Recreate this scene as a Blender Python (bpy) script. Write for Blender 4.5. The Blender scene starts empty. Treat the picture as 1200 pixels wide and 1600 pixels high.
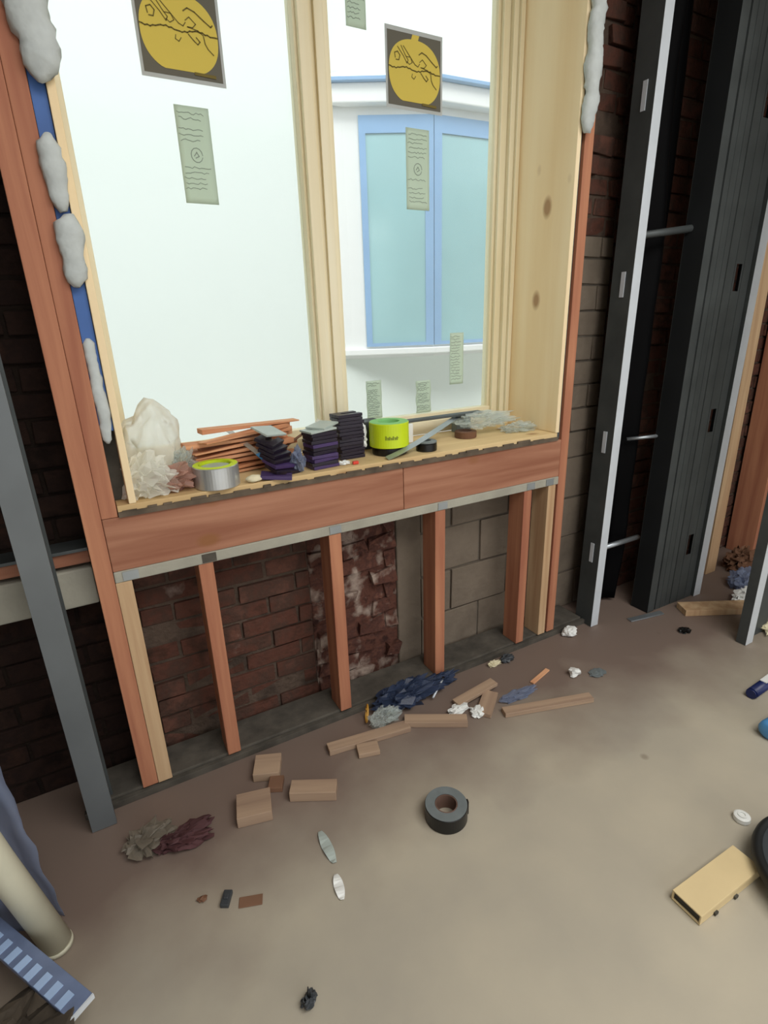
import bpy, bmesh, math, random
from mathutils import Vector, Matrix, Euler, noise
random.seed(7)
sc = bpy.context.scene
C = sc.collection
# ------------------------------------------------------------------ camera
cam = bpy.data.cameras.new('camera')
co = bpy.data.objects.new('camera', cam); C.objects.link(co); sc.camera = co
cam.sensor_fit = 'HORIZONTAL'; cam.sensor_width = 36.0
cam.lens = 848.5*36/1200; cam.clip_start = 0.02
co.matrix_world = Matrix(((0.87345306, 0.18792475, -0.44918152, 0.0),
                          (-0.48589409, 0.2768979, -0.82899607, -1.5169),
                          (-0.03141146, 0.9423438, 0.33316885, 1.3718),
                          (0, 0, 0, 1)))
# ------------------------------------------------------------------ light
sc.view_settings.view_transform = 'Standard'; sc.view_settings.look = 'None'
sc.view_settings.gamma = 1.0; sc.view_settings.use_curve_mapping = False
sc.view_settings.exposure = 1.0
w = bpy.data.worlds.new('sky'); sc.world = w; w.use_nodes = True
w.node_tree.nodes['Background'].inputs[0].default_value = (0.95, 0.97, 1.0, 1)
w.node_tree.nodes['Background'].inputs[1].default_value = 0.74
sun = bpy.data.lights.new('sun', 'SUN'); sun.energy = 1.0; sun.angle = math.radians(25); sun.color = (1.0, 0.98, 0.95)
so = bpy.data.objects.new('sun', sun); C.objects.link(so)
so.rotation_euler = (math.radians(38), 0, math.radians(-10))
# added unseen area lamp to brighten the room, above and behind the camera
al = bpy.data.lights.new('added_room_light', 'AREA'); al.shape = 'RECTANGLE'; al.size = 2.4; al.size_y = 1.6; al.energy = 42; al.color = (1.0, 0.98, 0.95)
ao = bpy.data.objects.new('added_room_light', al); C.objects.link(ao); ao.location = (1.15, -2.2, 2.93)

# ------------------------------------------------------------------ materials
def sl(h):
    v = [int(h[i:i+2], 16)/255 for i in (0, 2, 4)]
    return tuple((c/12.92 if c <= .04045 else ((c+.055)/1.055)**2.4) for c in v)+(1,)
def newmat(name):
    m = bpy.data.materials.new(name); m.use_nodes = True
    return m, m.node_tree, m.node_tree.nodes['Principled BSDF']
def N(nt, t, **k):
    n = nt.nodes.new(t)
    for a, b in k.items(): setattr(n, a, b)
    return n
def plain(name, col, rough=.6, metal=0, spec=.5, trans=0, sss=0, var=.12, scale=9, bump=.0, bscale=60, alpha=1, emit=0):
    m, nt, p = newmat(name)
    c = sl(col) if isinstance(col, str) else col
    tc = N(nt, 'ShaderNodeTexCoord'); no = N(nt, 'ShaderNodeTexNoise'); no.inputs['Scale'].default_value = scale; no.inputs['Detail'].default_value = 4
    nt.links.new(tc.outputs['Object'], no.inputs['Vector'])
    r = N(nt, 'ShaderNodeValToRGB'); nt.links.new(no.outputs['Fac'], r.inputs[0])
    r.color_ramp.elements[0].position = .3; r.color_ramp.elements[1].position = .7
    r.color_ramp.elements[0].color = tuple(x*(1-var) for x in c[:3])+(1,)
    r.color_ramp.elements[1].color = tuple(min(1, x*(1+var)) for x in c[:3])+(1,)
    nt.links.new(r.outputs[0], p.inputs['Base Color'])
    p.inputs['Roughness'].default_value = rough; p.inputs['Metallic'].default_value = metal
    p.inputs['Specular IOR Level'].default_value = spec; p.inputs['Transmission Weight'].default_value = trans
    p.inputs['Alpha'].default_value = alpha
    if bump:
        b = N(nt, 'ShaderNodeBump'); b.inputs['Strength'].default_value = bump; b.inputs['Distance'].default_value = .004
        n2 = N(nt, 'ShaderNodeTexNoise'); n2.inputs['Scale'].default_value = bscale
        nt.links.new(tc.outputs['Object'], n2.inputs['Vector']); nt.links.new(n2.outputs['Fac'], b.inputs['Height']); nt.links.new(b.outputs[0], p.inputs['Normal'])
    return m
def wood(name, a, b, axis='z', knots=False, rough=.75, freq=26):
    """long-grain timber: noise stretched along the board, optional knots"""
    m, nt, p = newmat(name)
    tc = N(nt, 'ShaderNodeTexCoord'); mp = N(nt, 'ShaderNodeMapping')
    s = {'x': (.06, 1, 1), 'y': (1, .06, 1), 'z': (1, 1, .06)}[axis]
    mp.inputs['Scale'].default_value = s
    oi = N(nt, 'ShaderNodeObjectInfo'); ad = N(nt, 'ShaderNodeVectorMath', operation='ADD')
    mu = N(nt, 'ShaderNodeMath', operation='MULTIPLY'); mu.inputs[1].default_value = 17
    nt.links.new(oi.outputs['Random'], mu.inputs[0])
    nt.links.new(tc.outputs['Object'], ad.inputs[0]); nt.links.new(mu.outputs[0], ad.inputs[1]); nt.links.new(ad.outputs[0], mp.inputs[0])
    no = N(nt, 'ShaderNodeTexNoise'); no.inputs['Scale'].default_value = freq; no.inputs['Detail'].default_value = 5; no.inputs['Distortion'].default_value = .4
    nt.links.new(mp.outputs[0], no.inputs['Vector'])
    r = N(nt, 'ShaderNodeValToRGB'); r.color_ramp.elements[0].position = .33; r.color_ramp.elements[1].position = .68
    r.color_ramp.elements[0].color = sl(a); r.color_ramp.elements[1].color = sl(b)
    nt.links.new(no.outputs['Fac'], r.inputs[0]); out = r.outputs[0]
    if knots:
        vo = N(nt, 'ShaderNodeTexVoronoi'); vo.inputs['Scale'].default_value = 8.0
        mk = N(nt, 'ShaderNodeMapping'); mk.inputs['Scale'].default_value = tuple(1.0 if q == 1 else .6 for q in s)
        nt.links.new(ad.outputs[0], mk.inputs[0]); nt.links.new(mk.outputs[0], vo.inputs['Vector'])
        rk = N(nt, 'ShaderNodeValToRGB'); rk.color_ramp.elements[0].position = .10; rk.color_ramp.elements[1].position = .20
        rk.color_ramp.elements[0].color = (.75, .75, .75, 1); rk.color_ramp.elements[1].color = (0, 0, 0, 1)
        nt.links.new(vo.outputs['Distance'], rk.inputs[0])
        mx = N(nt, 'ShaderNodeMix', data_type='RGBA'); nt.links.new(rk.outputs[0], mx.inputs[0]); nt.links.new(out, mx.inputs[6]); mx.inputs[7].default_value = sl('8a5a30'); out = mx.outputs[2]
    nt.links.new(out, p.inputs['Base Color']); p.inputs['Roughness'].default_value = rough
    bm_ = N(nt, 'ShaderNodeBump'); bm_.inputs['Strength'].default_value = .25; bm_.inputs['Distance'].default_value = .003
    nt.links.new(no.outputs['Fac'], bm_.inputs['Height']); nt.links.new(bm_.outputs[0], p.inputs['Normal'])
    return m
def brickmat(name, cols, mortar_stain=None, stain_amt=.5, scale=7, bump=.6):
    """weathered masonry unit: several clay tones mottled, with lime smears"""
    m, nt, p = newmat(name)
    tc = N(nt, 'ShaderNodeTexCoord'); n1 = N(nt, 'ShaderNodeTexNoise'); n1.inputs['Scale'].default_value = scale; n1.inputs['Detail'].default_value = 6; n1.inputs['Roughness'].default_value = .6
    nt.links.new(tc.outputs['Object'], n1.inputs['Vector'])
    r = N(nt, 'ShaderNodeValToRGB'); e = r.color_ramp.elements
    e[0].position = .34; e[0].color = sl(cols[0]); e[1].position = .66; e[1].color = sl(cols[-1])
    for i, c in enumerate(cols[1:-1]):
        q = e.new(.34+.32*(i+1)/(len(cols)-1)); q.color = sl(c)
    nt.links.new(n1.outputs['Fac'], r.inputs[0]); out = r.outputs[0]
    if mortar_stain:
        n2 = N(nt, 'ShaderNodeTexNoise'); n2.inputs['Scale'].default_value = 11; n2.inputs['Detail'].default_value = 5
        nt.links.new(tc.outputs['Object'], n2.inputs['Vector'])
        r2 = N(nt, 'ShaderNodeValToRGB'); r2.color_ramp.elements[0].position = 1-stain_amt; r2.color_ramp.elements[1].position = min(1, 1.12-stain_amt)
        nt.links.new(n2.outputs['Fac'], r2.inputs[0])
        mx = N(nt, 'ShaderNodeMix', data_type='RGBA'); nt.links.new(r2.outputs[0], mx.inputs[0]); nt.links.new(out, mx.inputs[6]); mx.inputs[7].default_value = sl(mortar_stain); out = mx.outputs[2]
    nt.links.new(out, p.inputs['Base Color']); p.inputs['Roughness'].default_value = .95; p.inputs['Specular IOR Level'].default_value = .15
    n3 = N(nt, 'ShaderNodeTexNoise'); n3.inputs['Scale'].default_value = 45; n3.inputs['Detail'].default_value = 6; nt.links.new(tc.outputs['Object'], n3.inputs['Vector'])
    b = N(nt, 'ShaderNodeBump'); b.inputs['Strength'].default_value = bump; b.inputs['Distance'].default_value = .012
    nt.links.new(n3.outputs['Fac'], b.inputs['Height']); nt.links.new(b.outputs[0], p.inputs['Normal'])
    return m
def floormat():
    m, nt, p = newmat('concrete_floor')
    tc = N(nt, 'ShaderNodeTexCoord')
    n1 = N(nt, 'ShaderNodeTexNoise'); n1.inputs['Scale'].default_value = 2.2; n1.inputs['Detail'].default_value = 5
    nt.links.new(tc.outputs['Object'], n1.inputs['Vector'])
    r = N(nt, 'ShaderNodeValToRGB'); r.color_ramp.elements[0].position = .3; r.color_ramp.elements[0].color = sl('a39c8e'); r.color_ramp.elements[1].position = .7; r.color_ramp.elements[1].color = sl('b9b09c')
    nt.links.new(n1.outputs['Fac'], r.inputs[0])
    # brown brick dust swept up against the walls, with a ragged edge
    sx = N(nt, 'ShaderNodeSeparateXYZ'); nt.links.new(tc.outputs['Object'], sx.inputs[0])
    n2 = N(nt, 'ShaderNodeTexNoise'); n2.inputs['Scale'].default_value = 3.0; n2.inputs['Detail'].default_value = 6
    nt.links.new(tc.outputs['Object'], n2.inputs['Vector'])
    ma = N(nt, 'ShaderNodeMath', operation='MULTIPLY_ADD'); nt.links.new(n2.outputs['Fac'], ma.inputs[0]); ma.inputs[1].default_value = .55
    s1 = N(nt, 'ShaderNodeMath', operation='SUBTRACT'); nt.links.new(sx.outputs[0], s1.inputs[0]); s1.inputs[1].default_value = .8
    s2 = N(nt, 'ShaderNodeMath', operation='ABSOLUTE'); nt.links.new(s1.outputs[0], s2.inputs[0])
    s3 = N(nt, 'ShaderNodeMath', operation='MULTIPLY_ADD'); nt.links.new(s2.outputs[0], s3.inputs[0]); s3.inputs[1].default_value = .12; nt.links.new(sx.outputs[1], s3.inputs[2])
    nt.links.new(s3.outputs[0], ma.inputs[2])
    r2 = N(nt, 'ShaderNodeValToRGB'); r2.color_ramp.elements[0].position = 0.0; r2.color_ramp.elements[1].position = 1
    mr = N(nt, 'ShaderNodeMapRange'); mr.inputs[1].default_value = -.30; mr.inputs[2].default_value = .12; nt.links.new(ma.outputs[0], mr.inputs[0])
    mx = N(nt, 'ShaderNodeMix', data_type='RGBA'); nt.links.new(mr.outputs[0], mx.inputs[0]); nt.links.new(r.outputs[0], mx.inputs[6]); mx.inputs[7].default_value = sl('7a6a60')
    # little dark specks and scuffs
    v = N(nt, 'ShaderNodeTexVoronoi'); v.inputs['Scale'].default_value = 3.1; nt.links.new(tc.outputs['Object'], v.inputs['Vector'])
    r3 = N(nt, 'ShaderNodeValToRGB'); r3.color_ramp.elements[0].position = .02; r3.color_ramp.elements[1].position = .05
    r3.color_ramp.elements[0].color = (.4, .4, .4, 1); r3.color_ramp.elements[1].color = (0, 0, 0, 1); nt.links.new(v.outputs['Distance'], r3.inputs[0])
    m2 = N(nt, 'ShaderNodeMix', data_type='RGBA'); nt.links.new(r3.outputs[0], m2.inputs[0]); nt.links.new(mx.outputs[2], m2.inputs[6]); m2.inputs[7].default_value = sl('5b4c38')
    nt.links.new(m2.outputs[2], p.inputs['Base Color']); p.inputs['Roughness'].default_value = .55; p.inputs['Specular IOR Level'].default_value = .35
    n4 = N(nt, 'ShaderNodeTexNoise'); n4.inputs['Scale'].default_value = 30; n4.inputs['Detail'].default_value = 5; nt.links.new(tc.outputs['Object'], n4.inputs['Vector'])
    b = N(nt, 'ShaderNodeBump'); b.inputs['Strength'].default_value = .15; b.inputs['Distance'].default_value = .004; nt.links.new(n4.outputs['Fac'], b.inputs['Height']); nt.links.new(b.outputs[0], p.inputs['Normal'])
    return m
def film(name, col, opac=.35, rough=.25, trans_tint='ffffff'):
    """thin clear plastic: mix of see-through and glossy/diffuse sheet"""
    m = bpy.data.materials.new(name); m.use_nodes = True; nt = m.node_tree; nt.nodes.clear()
    o = N(nt, 'ShaderNodeOutputMaterial'); t = N(nt, 'ShaderNodeBsdfTransparent'); t.inputs[0].default_value = sl(trans_tint)
    p = N(nt, 'ShaderNodeBsdfPrincipled'); p.inputs['Base Color'].default_value = sl(col); p.inputs['Roughness'].default_value = rough
    tl = N(nt, 'ShaderNodeBsdfTranslucent'); tl.inputs[0].default_value = sl(col)
    a = N(nt, 'ShaderNodeMixShader'); a.inputs[0].default_value = .45; nt.links.new(p.outputs[0], a.inputs[1]); nt.links.new(tl.outputs[0], a.inputs[2])
    fr = N(nt, 'ShaderNodeLayerWeight'); fr.inputs[0].default_value = .4
    mr = N(nt, 'ShaderNodeMapRange'); mr.inputs[3].default_value = opac; mr.inputs[4].default_value = min(1, opac+.45); nt.links.new(fr.outputs['Facing'], mr.inputs[0])
    x = N(nt, 'ShaderNodeMixShader'); nt.links.new(mr.outputs[0], x.inputs[0]); nt.links.new(t.outputs[0], x.inputs[1]); nt.links.new(a.outputs[0], x.inputs[2]); nt.links.new(x.outputs[0], o.inputs[0])
    return m
def paper(name, col, thru=.35):
    m = bpy.data.materials.new(name); m.use_nodes = True; nt = m.node_tree; nt.nodes.clear()
    o = N(nt, 'ShaderNodeOutputMaterial'); d = N(nt, 'ShaderNodeBsdfDiffuse'); t = N(nt, 'ShaderNodeBsdfTranslucent'); x = N(nt, 'ShaderNodeMixShader')
    d.inputs[0].default_value = t.inputs[0].default_value = sl(col); x.inputs[0].default_value = thru
    nt.links.new(d.outputs[0], x.inputs[1]); nt.links.new(t.outputs[0], x.inputs[2]); nt.links.new(x.outputs[0], o.inputs[0])
    return m
M = dict(limed=plain('olive_print', '7c8a1c', .6),shadeweb=plain('shade_black_steel', '101315', .7, .1, var=.3, scale=5),debris=plain('debris_brown', '3e362c', .9, var=.4, scale=12, bump=.5),dusty=plain('dusty_dark_plate', '4f4a42', .95, var=.35, scale=16, bump=.5),edge=plain('weathered_edge', '5e5244', .9, var=.4, scale=14),  # cluster web steel is blackened, its shade put into the colour
    redz=wood('red_fir_upright', '9c6148', 'bb8160', 'z'), redx=wood('red_fir_beam', '8f5b43', 'ad7b60', 'x', knots=True),
    yelz=wood('yellow_pine_upright', 'b08c68', 'cdb08a', 'z'), pinz=wood('window_pine_upright', 'dccda4', 'ebe2c4', 'z', rough=.45, freq=14),
    pinx=wood('window_pine_rail', 'dccda4', 'ebe2c4', 'x', rough=.45, freq=14), ply=wood('plywood_jamb', 'e8cd9e', 'f3dfb8', 'z', knots=True, freq=9),
    plx=wood('plywood_sill', 'c7a877', 'e2c997', 'x', knots=True, freq=12), scrap=wood('scrap_timber', '957c68', 'b49a80', 'x'),
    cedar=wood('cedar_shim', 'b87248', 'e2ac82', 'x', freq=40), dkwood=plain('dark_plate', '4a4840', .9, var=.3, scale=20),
    dbrick=brickmat('shaded_brick', ['1c1411', '2c1f1a', '241a17', '33231c']),  # left wall brick and mortar tones darkened to carry the shade behind the studs
    rbrick=brickmat('red_brick', ['3f2e26', '5a3a30', '4b3830', '66453a'], '84736a', .30),
    lbrick=brickmat('lime_smeared_brick', ['3a2622', '5c3c32', '4c332d', '6b473b'], '9a8a7e', .47, scale=16),
    mort=brickmat('mortar', ['40362f', '5a4c42', '4c4036'], bump=.9), dmort=brickmat('shaded_mortar', ['1a1411', '2a211b'], bump=.9),
    block=brickmat('concrete_block', ['655b50', '776c5f', '6c6256'], '7d766c', .3, scale=3, bump=.35), bmort=brickmat('block_mortar', ['554d44', '6b6359']),
    floor=floormat(), galv=plain('galvanised_steel', 'a9b0b4', .38, .75, var=.12, scale=5), dgalv=plain('dull_shaded_steel', '565b5b', .55, .5, var=.2, scale=6),  # on stud webs the darker steel colour stands in for their shade
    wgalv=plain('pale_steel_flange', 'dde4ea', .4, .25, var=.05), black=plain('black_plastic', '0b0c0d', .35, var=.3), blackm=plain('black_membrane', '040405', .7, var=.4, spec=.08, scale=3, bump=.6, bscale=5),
    dgalvl=plain('shade_dimmed_steel', '6c7173', .5, .3, var=.15, scale=4), rubber=plain('black_rubber', '141617', .55, var=.2), white=plain('white_render', 'e9efec', .9, var=.012, scale=.6), wtrim=plain('white_painted_trim', 'f4f4f4', .6, var=.01),  # far left stud steel darkened in colour for the weak light there
    btape=plain('blue_masking_tape', '8db2dc', .7, var=.06, scale=2), cyan=plain('blue_tinted_pane', '9fc8ce', .16, var=.05, scale=1.5, spec=.6),
    foam=plain('white_foam', 'bcc2c0', .8, var=.1, scale=25, bump=.8, bscale=35), bmem=plain('blue_membrane', '3c62a0', .6, var=.15),
    lime=plain('lime_green_tape', 'c6dc1e', .45, var=.05), limec=paper('mint_core', 'a9e8a0', .3), tapeside=plain('grey_tape_side', '6d7576', .5, var=.1, scale=30),
    core=plain('cardboard_core', '6e5448', .8), foil=plain('silver_foil_tape', 'c6cacc', .28, .7), shimp=plain('dark_purple_plastic', '1c1424', .4, var=.3), shimv=plain('violet_plastic', '41305c', .4, var=.2),
    shimg=plain('frosted_grey_plastic', 'a9b4ae', .4, var=.08), beige=plain('beige_vinyl', 'd8c294', .55, var=.05), cream=plain('cream_tube', 'c9c6b0', .5, var=.05), navy=plain('navy_plastic', '12225a', .4, var=.2),
    bluep=plain('sky_blue_plastic', '4d8dc4', .2, var=.15), orange=plain('orange_paint', 'e0653c', .6), red=plain('red_plastic', 'd8402c', .5), yel=plain('yellow_foam', 'd8c618', .7),
    bluec=plain('bright_blue_cap', '1c8fd8', .4), clearp=film('clear_plastic', 'dfe8e4', .22), bag=film('milky_plastic_bag', 'f8f8f0', .48, .35), cbag=film('blue_plastic_film', '9aa6c0', .5, .3),
    dkfilm=film('navy_plastic_film', '475573', .7, .3), glass=film('window_glass', 'eef6f0', .012, .02, 'f9fcfb'), paperg=paper('pale_green_paper', 'd4e2d2', .35), ink=plain('grey_ink', '8f9c90', .8),
    stick=paper('yellow_sticker', 'f0dc70', .34), stickd=paper('dark_sticker_ground', '6f6c62', .12), stickb=paper('white_sticker_edge', 'c9ccca', .3), inkb=plain('black_ink', '6a5c26', .8),
    maroon=plain('maroon_cloth', '4c2c2e', .8, var=.2), rag=film('dusty_clear_wrap', '9c9384', .7, .5), putty=plain('putty', 'd8cfae', .7), whitep=plain('white_plastic', 'e6e8e4', .45, var=.03),
    pinkw=film('pinkish_wrap', 'd0a898', .5, .4), brown=plain('brown_board', '7b5a44', .8), lint=plain('grey_concrete_lintel', 'a19e90', .9, bump=.4), ochre=plain('gold_ring', 'c8963c', .4),
    ceil=plain('white_ceiling', 'a8a49a', .9), dgrey=plain('dark_grey_plastic', '3a3e42', .5), pave=plain('pale_paving', 'd8d6cc', .9), brownr=plain('brown_rough', '6b4a34', .8, bump=.5))  # boxes, clip and wheel rim take the plain dark grey plastic

# ------------------------------------------------------------------ mesh helpers
def box(bm, x0, x1, y0, y1, z0, z1, mi=0):
    vs = [bm.verts.new(v) for v in ((x0,y0,z0),(x1,y0,z0),(x1,y1,z0),(x0,y1,z0),(x0,y0,z1),(x1,y0,z1),(x1,y1,z1),(x0,y1,z1))]
    for f in ((3,2,1,0),(4,5,6,7),(0,1,5,4),(1,2,6,5),(2,3,7,6),(3,0,4,7)):
        fc = bm.faces.new([vs[i] for i in f]); fc.material_index = mi
    return vs
def tube(bm, pts, r, seg=10, cap=True, radii=None):
    pts = [Vector(p) for p in pts]; rings = []
    up = Vector((0,0,1)); 
    for i, p in enumerate(pts):
        t = (pts[min(i+1, len(pts)-1)]-pts[max(i-1, 0)]).normalized()
        a = t.cross(up if abs(t.z) < .95 else Vector((1,0,0))).normalized(); b = t.cross(a)
        rr = radii[i] if radii else r
        rings.append([bm.verts.new(p+a*math.cos(2*math.pi*k/seg)*rr+b*math.sin(2*math.pi*k/seg)*rr) for k in range(seg)])
    for A, B in zip(rings, rings[1:]):
        for k in range(seg):
            f = bm.faces.new((A[k], A[(k+1)%seg], B[(k+1)%seg], B[k])); f.smooth = True
    if cap: bm.faces.new(rings[0]); bm.faces.new(rings[-1][::-1])
def lathe(bm, prof, seg=40, closed=False):
    rings = [[bm.verts.new((r*math.cos(2*math.pi*k/seg), r*math.sin(2*math.pi*k/seg), z)) for k in range(seg)] for r, z in prof]
    pr = list(zip(rings, rings[1:]))+([(rings[-1], rings[0])] if closed else [])
    for A, B in pr:
        for k in range(seg): bm.faces.new((A[k], A[(k+1)%seg], B[(k+1)%seg], B[k])).smooth = False
    if not closed:
        if prof[0][0] > 1e-5: bm.faces.new(rings[0][::-1])
        if prof[-1][0] > 1e-5: bm.faces.new(rings[-1])
def prism(bm, poly, z0, z1):
    a = [bm.verts.new((x, y, z0)) for x, y in poly]; b = [bm.verts.new((x, y, z1)) for x, y in poly]; n = len(poly)
    bm.faces.new(a[::-1]); bm.faces.new(b)
    for i in range(n): bm.faces.new((a[i], a[(i+1)%n], b[(i+1)%n], b[i]))
def strip(bm, pts, wdt, up=(0,0,1), th=.0015):
    """flat band swept along pts; width lies across, perpendicular to 'up'"""
    pts = [Vector(p) for p in pts]; up = Vector(up); R = []
    for i, p in enumerate(pts):
        t = (pts[min(i+1, len(pts)-1)]-pts[max(i-1, 0)]).normalized(); s = t.cross(up).normalized()*wdt/2; n = s.cross(t).normalized()*th/2
        R.append([bm.verts.new(p-s-n), bm.verts.new(p+s-n), bm.verts.new(p+s+n), bm.verts.new(p-s+n)])
    for A, B in zip(R, R[1:]):
        for k in range(4): bm.faces.new((A[k], A[(k+1)%4], B[(k+1)%4], B[k]))
    bm.faces.new(R[0]); bm.faces.new(R[-1][::-1])
def crumple(bm, c, size, seed, amp=.35, n=3, freq=2.6, flat=None):
    """crinkled closed lump of film or rag"""
    g = bmesh.ops.create_icosphere(bm, subdivisions=n, radius=1.0); c = Vector(c)
    for v in g['verts']:
        d = v.co.normalized(); o = Vector((seed*3.1, seed*1.7, seed*.9))
        q = 1+amp*noise.noise(d*freq+o)*1.6+amp*.6*abs(noise.noise(d*freq*2.7+o))-amp*.15
        q = max(.62, min(1.38, q))
        p = Vector((d.x*size[0], d.y*size[1], d.z*size[2]))*q
        if flat is not None and p.z < flat: p.z = flat
        t3 = Vector([noise.noise(d*3.3+o+Vector((k*7.7, 0, 0))) for k in range(3)])*amp*.9
        p += Vector((t3.x*size[0], t3.y*size[1], t3.z*size[2]))
        if flat is not None and p.z < flat: p.z = flat
        v.co = c+p
def sheet(bm, x0, x1, y0, y1, nx, ny, fn):
    g = [[bm.verts.new(fn(x0+(x1-x0)*i/nx, y0+(y1-y0)*j/ny)) for i in range(nx+1)] for j in range(ny+1)]
    for j in range(ny):
        for i in range(nx): bm.faces.new((g[j][i], g[j][i+1], g[j+1][i+1], g[j+1][i])).smooth = True
def obj(name, bm, mats, parent=None, bevel=0, loc=None, rot=None, smooth=False, thick=0, recenter=False):
    bmesh.ops.recalc_face_normals(bm, faces=bm.faces[:]) if not thick else None
    me = bpy.data.meshes.new(name)
    if recenter:
        xs = [v.co for v in bm.verts]; cx = sum(v.x for v in xs)/len(xs); cy = sum(v.y for v in xs)/len(xs); cz = min(v.z for v in xs)
        bmesh.ops.translate(bm, verts=bm.verts, vec=(-cx, -cy, -cz))
        loc = (cx, cy, cz)
    if smooth:
        for f in bm.faces: f.smooth = True
    bm.to_mesh(me); bm.free()
    for m in (mats if isinstance(mats, (list, tuple)) else [mats]): me.materials.append(m)
    o = bpy.data.objects.new(name, me); C.objects.link(o)
    if loc: o.location = loc
    if rot: o.rotation_euler = rot
    if parent: o.parent = parent
    if bevel:
        b = o.modifiers.new('bevel', 'BEVEL'); b.width = bevel; b.segments = 2; b.limit_method = 'ANGLE'
    if thick:
        s = o.modifiers.new('solid', 'SOLIDIFY'); s.thickness = thick
    return o
def tag(o, label, cat, group=None, kind=None):
    if label: o['label'] = label
    if cat: o['category'] = cat
    if group: o['group'] = group
    if kind: o['kind'] = kind
    return o
def thing(name, label, cat, loc=(0,0,0), rot=(0,0,0), group=None):
    o = bpy.data.objects.new(name, None); C.objects.link(o); o.location = loc; o.rotation_euler = rot; o.empty_display_size = .05
    return tag(o, label, cat, group)
def struct(name, bm, mats, label=None, parent=None, **k):
    o = obj(name, bm, mats, parent, **k)
    if not parent: tag(o, label, None, None, 'structure')
    return o
def BM(): return bmesh.new()
def beam(name, x0, x1, y0, y1, z0, z1, mat, label, cat, group=None, bevel=.002, parent=None):
    bm = BM(); cx, cy = (x0+x1)/2, (y0+y1)/2
    box(bm, x0-cx, x1-cx, y0-cy, y1-cy, 0, z1-z0)
    o = obj(name, bm, mat, parent, bevel, loc=(cx, cy, z0))
    return tag(o, label, cat, group) if label else o

# ------------------------------------------------------------------ setting
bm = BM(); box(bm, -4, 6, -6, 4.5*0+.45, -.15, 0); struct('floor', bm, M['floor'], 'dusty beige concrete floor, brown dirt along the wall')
bm = BM(); box(bm, -4, 6, -5.0, .45, 3.0, 3.15); struct('ceiling', bm, M['ceil'], 'grey ceiling of the room above the window')
Y0 = .165; WX0, WX1, WZ0, WZ1 = .03, 1.66, .88, 2.78
def masonry(name, x0, x1, z0, z1, bw, bh, mats, label, seed, jit=.006, gap=.010, depth=.10, rough=.0025):
    rnd = random.Random(seed); bm = BM()
    box(bm, x0, x1, Y0+.008, .40, z0, z1, 1)
    r = 0; z = z0
    while z < z1-.01:
        zt = min(z+bh, z1); x = x0-(bw/2 if r % 2 else 0)
        while x < x1-.005:
            a, b = max(x, x0), min(x+bw, x1)
            if b-a > .02:
                d = rnd.uniform(-jit, jit)
                vs = box(bm, a+gap/2, b-gap/2, Y0+d, Y0+depth*.3, z+gap/2, zt-gap/2)
                for v in vs: v.co += Vector((rnd.uniform(-rough, rough), rnd.uniform(-rough, rough) if v.co.y < Y0+.02 else 0, rnd.uniform(-rough, rough)))
            x += bw
        z += bh; r += 1
    return struct(name, bm, mats, label, bevel=.003)
masonry('wall_front', -3.0, WX0, 0, 3.0, .205, .068, [M['dbrick'], M['dmort']], 'old brick wall left of the window, colour darkened for its shade', 1)
masonry('wall_front', WX0, .60, 0, WZ0, .205, .068, [M['rbrick'], M['mort']], 'brown brick wall under the left of the window', 2, jit=.009)
masonry('wall_front', .60, .96, 0, WZ0, .12, .068, [M['lbrick'], M['lbrick']], 'broken red brick with lime smears under the window', 3, jit=.02, rough=.012)
bm = BM(); box(bm, .96, 1.07, Y0-.004, .40, 0, WZ0)
struct('wall_front', bm, M['block'], 'grey concrete strip between the brick and the blocks', bevel=.006)
masonry('wall_front', 1.07, 2.02, 0, WZ0, .30, .19, [M['block'], M['bmort']], 'grey block wall under the right of the window', 4, jit=.004, gap=.008)
masonry('wall_front', WX1, 2.02, WZ0, 1.66, .19, .10, [M['block'], M['bmort']], 'grey block wall right of the window', 5, jit=.004, gap=.008)
masonry('wall_front', WX1, 2.02, 1.66, 3.0, .15, .068, [M['rbrick'], M['mort']], 'broken red brick wall at the upper right of the window', 6, jit=.016, rough=.006)
masonry('wall_front', 2.02, 5.5, 0, 3.0, .205, .068, [M['rbrick'], M['mort']], 'red brown brick wall beyond the steel studs', 8, jit=.008)
bm = BM(); box(bm, WX0, WX1, Y0, .40, WZ1, 3.0); struct('wall_front', bm, M['block'], 'wall above the window head')
bm = BM(); box(bm, -3.15, -3.0, -6, .4, 0, 3.0); struct('wall_left', bm, M['block'], 'left wall of the room')
bm = BM(); box(bm, 5.5, 5.65, -6, .4, 0, 3.0); struct('wall_right', bm, M['block'], 'right wall of the room')

# ------------------------------------------------------------------ window (setting)
win = thing('window_1', None, None, (.85, .30, .93)); win['kind'] = 'structure'; win['label'] = 'tall two-light pine window with bright white yard behind'
IW = Matrix.Translation((-.85, -.30, -.93))
def wpart(name, bm, mat, bevel=.002, label=None):
    bmesh.ops.transform(bm, matrix=IW, verts=bm.verts)
    o = obj(name, bm, mat, win, bevel)
    if label: o['label'] = label
    return o
FZ0, FZ1 = .935, 2.76
bm = BM()   # left jamb, stepped
box(bm, .062, .085, .285, .36, FZ0, FZ1); box(bm, .085, .107, .305, .36, FZ0, FZ1)
wpart('left_jamb', bm, M['pinz'])
bm = BM()   # mullion, stepped profile
box(bm, .740, .860, .318, .36, FZ0, FZ1); box(bm, .738, .848, .300, .318, FZ0, FZ1); box(bm, .746, .782, .280, .300, FZ0, FZ1); box(bm, .800, .830, .286, .300, FZ0, FZ1)
wpart('mullion', bm, M['pinz'])
bm = BM()
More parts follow.
